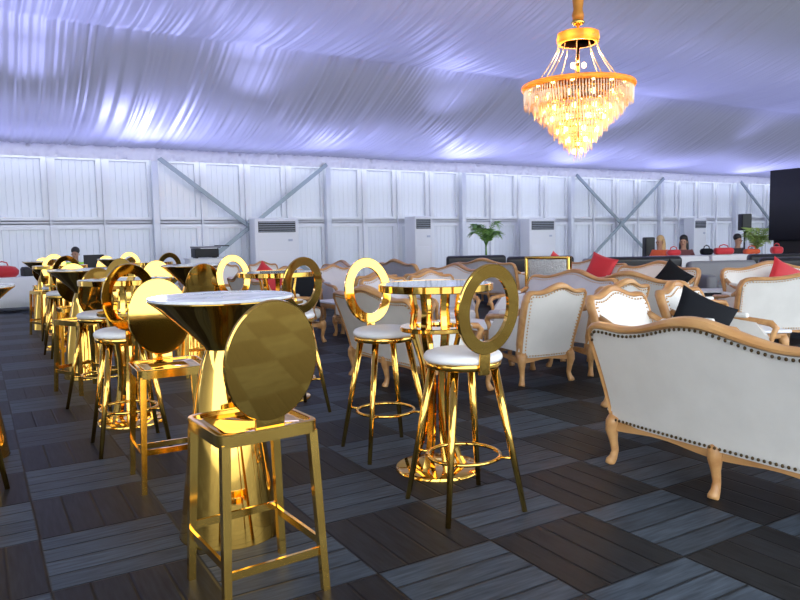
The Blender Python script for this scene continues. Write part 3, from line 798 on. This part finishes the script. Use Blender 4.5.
x, y = pix(677, 15.4); cloth_table('white clothed table before the person in orange', x, y, 1.1, .7, .92, -YAW)
x, y = pix(728, 15.8); cloth_table('white clothed table before the person in black', x, y, 1.0, .7, .92, -YAW)
x, y = pix(800, 15.2); cloth_table('white clothed table below the black screen', x, y, 1.1, .7, .92, -YAW)
# red and orange bags on the tables
def bag(px, d, mtl, label, w=.4, h=.26, z=.925, cat='bag'):
    x, y = pix(px, d)
    o = MB().box((0, 0, h/2), (w, .2, h), bevel=.06).build('bag', mtl); tag(o, label, cat, 'bags on the far tables'); o.location = (x, y, z); o.rotation_euler = (0, 0, -YAW)
    MB().tube([(-w*.25, 0, h*.9), (-w*.2, 0, h+.045), (0, 0, h+.07), (w*.2, 0, h+.045), (w*.25, 0, h*.9)], .012, 6).build('handle', mtl, o)
bag(724, 15.7, RED, 'red bag on the white table left of the person in black', .42, .15)
bag(707, 15.7, BLACKC, 'black bag on the white table, left of the red one', .26, .14)
bag(752, 15.7, ORANGE, 'orange bag right of the person in black', .34, .11)
bag(777, 15.4, RED, 'red bag on the table below the black screen', .24, .16)
bag(674, 15.6, RED, 'dark red bag between the two seated women', .30, .13)
# speaker on its stand
x, y = pix(744.5, 19.4)
t = thing('speaker_stand', 'thin black stand carrying the loudspeaker at far right', 'speaker stand', (x, y, 0))
MB().tube([(0, 0, 0.0), (0, 0, 1.44)], .022, 8).build('pole', BLACK, t)
for k in range(3):
    a = k*2*PI/3; MB().tube([(0, 0, .55), (math.cos(a)*.45, math.sin(a)*.45, .015)], .015, 6).build('leg', BLACK, t)
t = thing('loudspeaker', 'black loudspeaker on a stand left of the black screen', 'speaker', (x, y, 1.44), -YAW)
MB().box((0, 0, .24), (.27, .26, .45), bevel=.03).build('cabinet', BLACK, t); MB().box((0, -.135, .24), (.23, .012, .41)).build('front_grille', GRILLE, t)
x, y = pix(649, 17.6)
t = thing('loudspeaker', 'small black floor speaker left of the person in orange', 'speaker', (x, y, 0), -YAW)
MB().box((0, 0, .67), (.24, .26, 1.32), bevel=.03).build('cabinet', BLACK, t); MB().box((0, -.135, .9), (.20, .012, .8)).build('front_grille', GRILLE, t)
# black screen wall
t = thing('screen_wall', 'big black screen panel standing at the right edge', 'screen', (16.45, 7.2, 0))
MB().box((0, 0, 2.03), (.16, 5.6, 1.66), bevel=.01).build('screen', SCREEN, t)
MB().box((.1, 0, .65), (.10, 5.5, 1.1)).build('lower_panel', BLACK, t)
for yy in (-2.6, -.9, .9, 2.6): MB().box((.16, yy, 1.3), (.10, .10, 2.6)).build('upright', STEEL, t)
for yy in (-2.6, -.9, .9, 2.6): MB().box((.35, yy, .03), (.9, .12, .06)).build('foot', STEEL, t)

# palms
def palm(label, x, y, h, leafm, nl, spread, rise):
    t = thing('potted_palm', label, 'plant', (x, y, 0), 0, 'potted palms near the far wall')
    MB().lathe([(.001, 0), (.15, 0), (.17, .05), (.20, .38), (.21, .40), (.185, .40), (.18, .36), (.001, .36)], 24).build('pot', POT, t)
    MB().tube([(0, 0, .33), (.01, 0, .6), (0, .01, h*.62)], [.035, .03, .02], 8).build('stem', LEAF, t)
    for k in range(nl):
        a = 2*PI*k/nl+random.uniform(-.3, .3); L = random.uniform(.75, 1.1)*spread; up = random.uniform(.5, 1.)*rise
        mb = MB(); spine = []
        for q in np.linspace(0, 1, 9):
            r = L*q; z = h*.60+up*(q*1.5-q*q*1.15); spine.append(Vector((r*math.cos(a), r*math.sin(a), z)))
        mb.tube(spine, [.010*(1-.7*i/8) for i in range(9)], 5)
        sd = Vector((-math.sin(a), math.cos(a), 0))
        for i in range(2, 9):
            for sg in (-1, 1):
                for hh in (0, .5):
                    p = spine[i-1].lerp(spine[i], hh); d = (spine[i]-spine[i-1]).normalized()
                    ll = .24*math.sin(PI*(i+hh)/10.5)+.05
                    tip = p+sd*sg*ll*.8+d*ll*.55-Vector((0, 0, .25*ll)); w = d*.018
                    mid = p.lerp(tip, .45)
                    mb.add([p-w*.4, mid-w, tip, mid+w+Vector((0, 0, .01)), p+w*.4], [(0, 1, 2, 3, 4)], False)
        mb.build('frond', leafm, t)
x, y = pix(487, 19.0); palm('dark green palm in front of the wall, left of third air conditioner', x, y, 1.95, LEAF, 12, .52, 1.35)
x, y = pix(757, 18.0); palm('yellow-green palm under the loudspeaker at far right', x, y, 1.5, LEAFY, 8, .40, 1.3)

# ------------------------------------------------------------------ people (seated; front = +Y)
def skin_mesh(name, verts, edges, m, parent=None, root=0, sub=2):
    me = bpy.data.meshes.new(name); me.from_pydata([v[:3] for v in verts], edges, []); me.update(); me.materials.append(m)
    o = bpy.data.objects.new(name, me); C.objects.link(o)
    md = o.modifiers.new('skin', 'SKIN'); md.use_smooth_shade = True
    sv = me.skin_vertices[0].data
    for i, v in enumerate(verts):
        r = v[3]; sv[i].radius = (r, r) if not isinstance(r, tuple) else r
        sv[i].use_root = (i == root)
    s = o.modifiers.new('smooth', 'SUBSURF'); s.levels = sub; s.render_levels = sub
    if parent: o.parent = parent
    return o
def person(label, x, y, rz, top, hair, haircol, long_hair, skin=SKIN1, z0=0.):
    t = thing('person', label, 'person', (x, y, z0), rz)
    #        0 pelvis            1 belly         2 chest           3 neck base        4 neck             5 head              6 crown
    V = [(0, 0, .52, (.15, .12)), (0, .02, .68, (.14, .11)), (0, .03, .88, (.16, .11)), (0, .02, 1.02, .07), (0, .035, 1.10, .052), (0, .05, 1.19, (.075, .09)), (0, .04, 1.30, (.07, .085))]
    E = [(0, 1), (1, 2), (2, 3), (3, 4), (4, 5), (5, 6)]
    for sx in (-1, 1):
        b = len(V)
        V += [(sx*.17, .02, .985, .058), (sx*.235, .05, .75, .045), (sx*.17, .27, .72, .036), (sx*.13, .36, .735, .027)]
        E += [(2, b), (b, b+1), (b+1, b+2), (b+2, b+3)]
        for j, (dx, ln) in enumerate(((-.03, .075), (-.01, .088), (.01, .084), (.03, .07))):
            c = len(V); V += [(sx*(.13+dx*.9), .40, .737, .011), (sx*(.13+dx), .40+ln*.7, .732, .009), (sx*(.13+dx), .40+ln, .72, .008)]
            E += [(b+3, c), (c, c+1), (c+1, c+2)]
        c = len(V); V += [(sx*.085, .375, .73, .012), (sx*.07, .415, .725, .009)]; E += [(b+3, c), (c, c+1)]
        b = len(V)
        V += [(sx*.10, .06, .50, .085), (sx*.12, .42, .52, .062), (sx*.12, .44, .28, .05), (sx*.12, .43, .09, .038), (sx*.13, .50, .045, .036), (sx*.13, .59, .035, .03)]
        E += [(0, b), (b, b+1), (b+1, b+2), (b+2, b+3), (b+3, b+4), (b+4, b+5)]
    bo = skin_mesh('body', V, E, skin, t)
    # clothes follow the body
    T = [(0, 0, .50, (.168, .135)), (0, .02, .68, (.158, .128)), (0, .03, .88, (.176, .127)), (0, .02, 1.0, .092)]
    TE = [(0, 1), (1, 2), (2, 3)]
    for sx in (-1, 1):
        b = len(T); T += [(sx*.17, .02, .985, .074), (sx*.235, .05, .76, .06), (sx*.18, .24, .725, .05)]; TE += [(2, b), (b, b+1), (b+1, b+2)]
    skin_mesh('top', T, TE, top, t)
    P_ = [(0, 0, .50, (.165, .13))]; PE = []
    for sx in (-1, 1):
        b = len(P_); P_ += [(sx*.10, .06, .50, .10), (sx*.12, .42, .52, .076), (sx*.12, .44, .28, .064), (sx*.12, .43, .12, .055)]; PE += [(0, b), (b, b+1), (b+1, b+2), (b+2, b+3)]
    skin_mesh('trousers', P_, PE, TROUS, t)
    mb = MB()
    mb.ball((0, .012, 1.292), .100, 16, 10, sc=(.90, .98, .92))
    if long_hair:
        mb.lathe([(.001, 1.33), (.085, 1.28), (.105, 1.18), (.11, 1.06), (.09, .98), (.001, .97)], 16, Matrix.Translation((0, -.035, 0)), sy=.6)
    hobj = mb.build('hair', haircol, t)
    # face
    mb = MB()
    for sx in (-1, 1): mb.ball((sx*.032, .135, 1.215), .011, 8, 5)
    mb.build('eye', BLACK, bo)
    MB().ball((0, .148, 1.19), .016, 8, 6, sc=(.8, 1, 1.4)).build('nose', skin, bo)
    MB().ball((0, .138, 1.15), .02, 8, 5, sc=(1.2, .4, .35)).build('mouth', MAROON, bo)
    for sx in (-1, 1): MB().ball((sx*.083, .04, 1.205), .022, 8, 5, sc=(.4, .8, 1.3)).build('ear', skin, bo)
    return t
def stool_for(x, y, rz, label):
    t = thing('chair', label, 'chair', (x, y, 0), rz)
    MB().box((0, .08, .40), (.44, .44, .05), bevel=.02).build('seat', BLACK, t); MB().box((0, -.17, .68), (.42, .03, .40), bevel=.012).build('backrest', BLACK, t)
    for sx in (-1, 1):
        MB().tube([(sx*.19, -.15, .85), (sx*.19, -.15, 0)], .014, 6).build('leg', STEEL, t); MB().tube([(sx*.19, .26, .39), (sx*.19, .26, 0)], .014, 6).build('leg', STEEL, t)
sx_, sy_ = 1.93, 17.3
person('person with black hair in hi-vis top sitting at the wall, far left', sx_, sy_, PI-.4, HIVIS, 1, HAIRB, False)
stool_for(sx_, sy_, PI-.4, 'black chair under the person in hi-vis')
for px, d, rz, tp, hc, lh, lab, cl in ((661, 16.6, PI-YAW-.9, ORANGE, HAIRG, True, 'person with blond hair in an orange top seated at the white table', 'black chair under the person in orange'),
                              (684, 16.4, PI-YAW-.5, MAROON, HAIRB, True, 'person with dark hair in a maroon top seated right of the blond one', 'black chair under the person in maroon'),
                              (737, 16.9, PI-YAW+.3, DARKF, HAIRB, False, 'person with black hair in dark clothes seated at far right', 'black chair under the person in dark clothes')):
    x, y = pix(px, d); person(lab, x, y, rz, tp, 1, hc, lh); stool_for(x, y, rz, cl)

# ------------------------------------------------------------------ light
w = bpy.data.worlds.new('sky'); S.world = w; w.use_nodes = True
bg = w.node_tree.nodes['Background']; bg.inputs[0].default_value = (.86, .93, 1., 1); bg.inputs[1].default_value = 3.3
def lamp(kind, name, loc, energy, col, size=.3, target=None, **kw):
    d = bpy.data.lights.new(name, kind); d.energy = energy; d.color = col
    if kind == 'AREA':
        d.size = size
        if 'size_y' in kw: d.shape = 'RECTANGLE'; d.size_y = kw['size_y']
    else: d.shadow_soft_size = size
    if kind == 'SPOT': d.spot_size = kw.get('angle', 1.5); d.spot_blend = 1.
    o = bpy.data.objects.new(name, d); C.objects.link(o); o.location = loc
    if target is not None:
        o.rotation_euler = (Vector(target)-Vector(loc)).to_track_quat('-Z', 'Y').to_euler()
    return o
VIO = (.42, .45, 1.)
for i, x in enumerate((-6, -1.2, 3.7, 8.4, 13.0, 17.6, 22.4, 27.6, 33)):
    lamp('SPOT', 'led_wash', (x, YW-1.3, ZE-1.1), (180, 105, 360, 120, 300, 230, 135, 300, 150)[i], VIO, .35, (x+.3, YW-4.6, 5.2), angle=2.0)
for i, x in enumerate((-5, 1.0, 5.5, 10.5, 16.5, 23)):
    lamp('SPOT', 'led_wash', (x, 15.2, 3.9), (90, 160, 125, 150, 240, 100)[i], VIO, .5, (x+.3, 10.6, 6.4), angle=2.0)
lamp('AREA', 'ceiling_fill', (13, YW-1.9, 2.6), 500, VIO, 46, (13, YW-2.9, 9.5), size_y=.3)  # added violet fill with no fixture, evens out the ceiling wash
lamp('AREA', 'ceiling_fill', (13, 11.8, 3.0), 380, VIO, 46, (13, 11.2, 9.), size_y=.3)  # second added fill, for the next ceiling section
lamp('POINT', 'chandelier_glow', (CX, CY, 3.9), 110, (1., .62, .28), .12)
lamp('POINT', 'chandelier_core', (CX, CY, 3.15), 40, (1., .66, .3), .05)

S.view_settings.view_transform = 'Standard'; S.view_settings.look = 'None'; S.view_settings.gamma = 1; S.view_settings.use_curve_mapping = False
S.view_settings.exposure = .33
try:
    S.cycles.use_denoising = True; S.cycles.max_bounces = 8; S.cycles.diffuse_bounces = 4; S.cycles.glossy_bounces = 5; S.cycles.sample_clamp_indirect = 8.
except Exception: pass
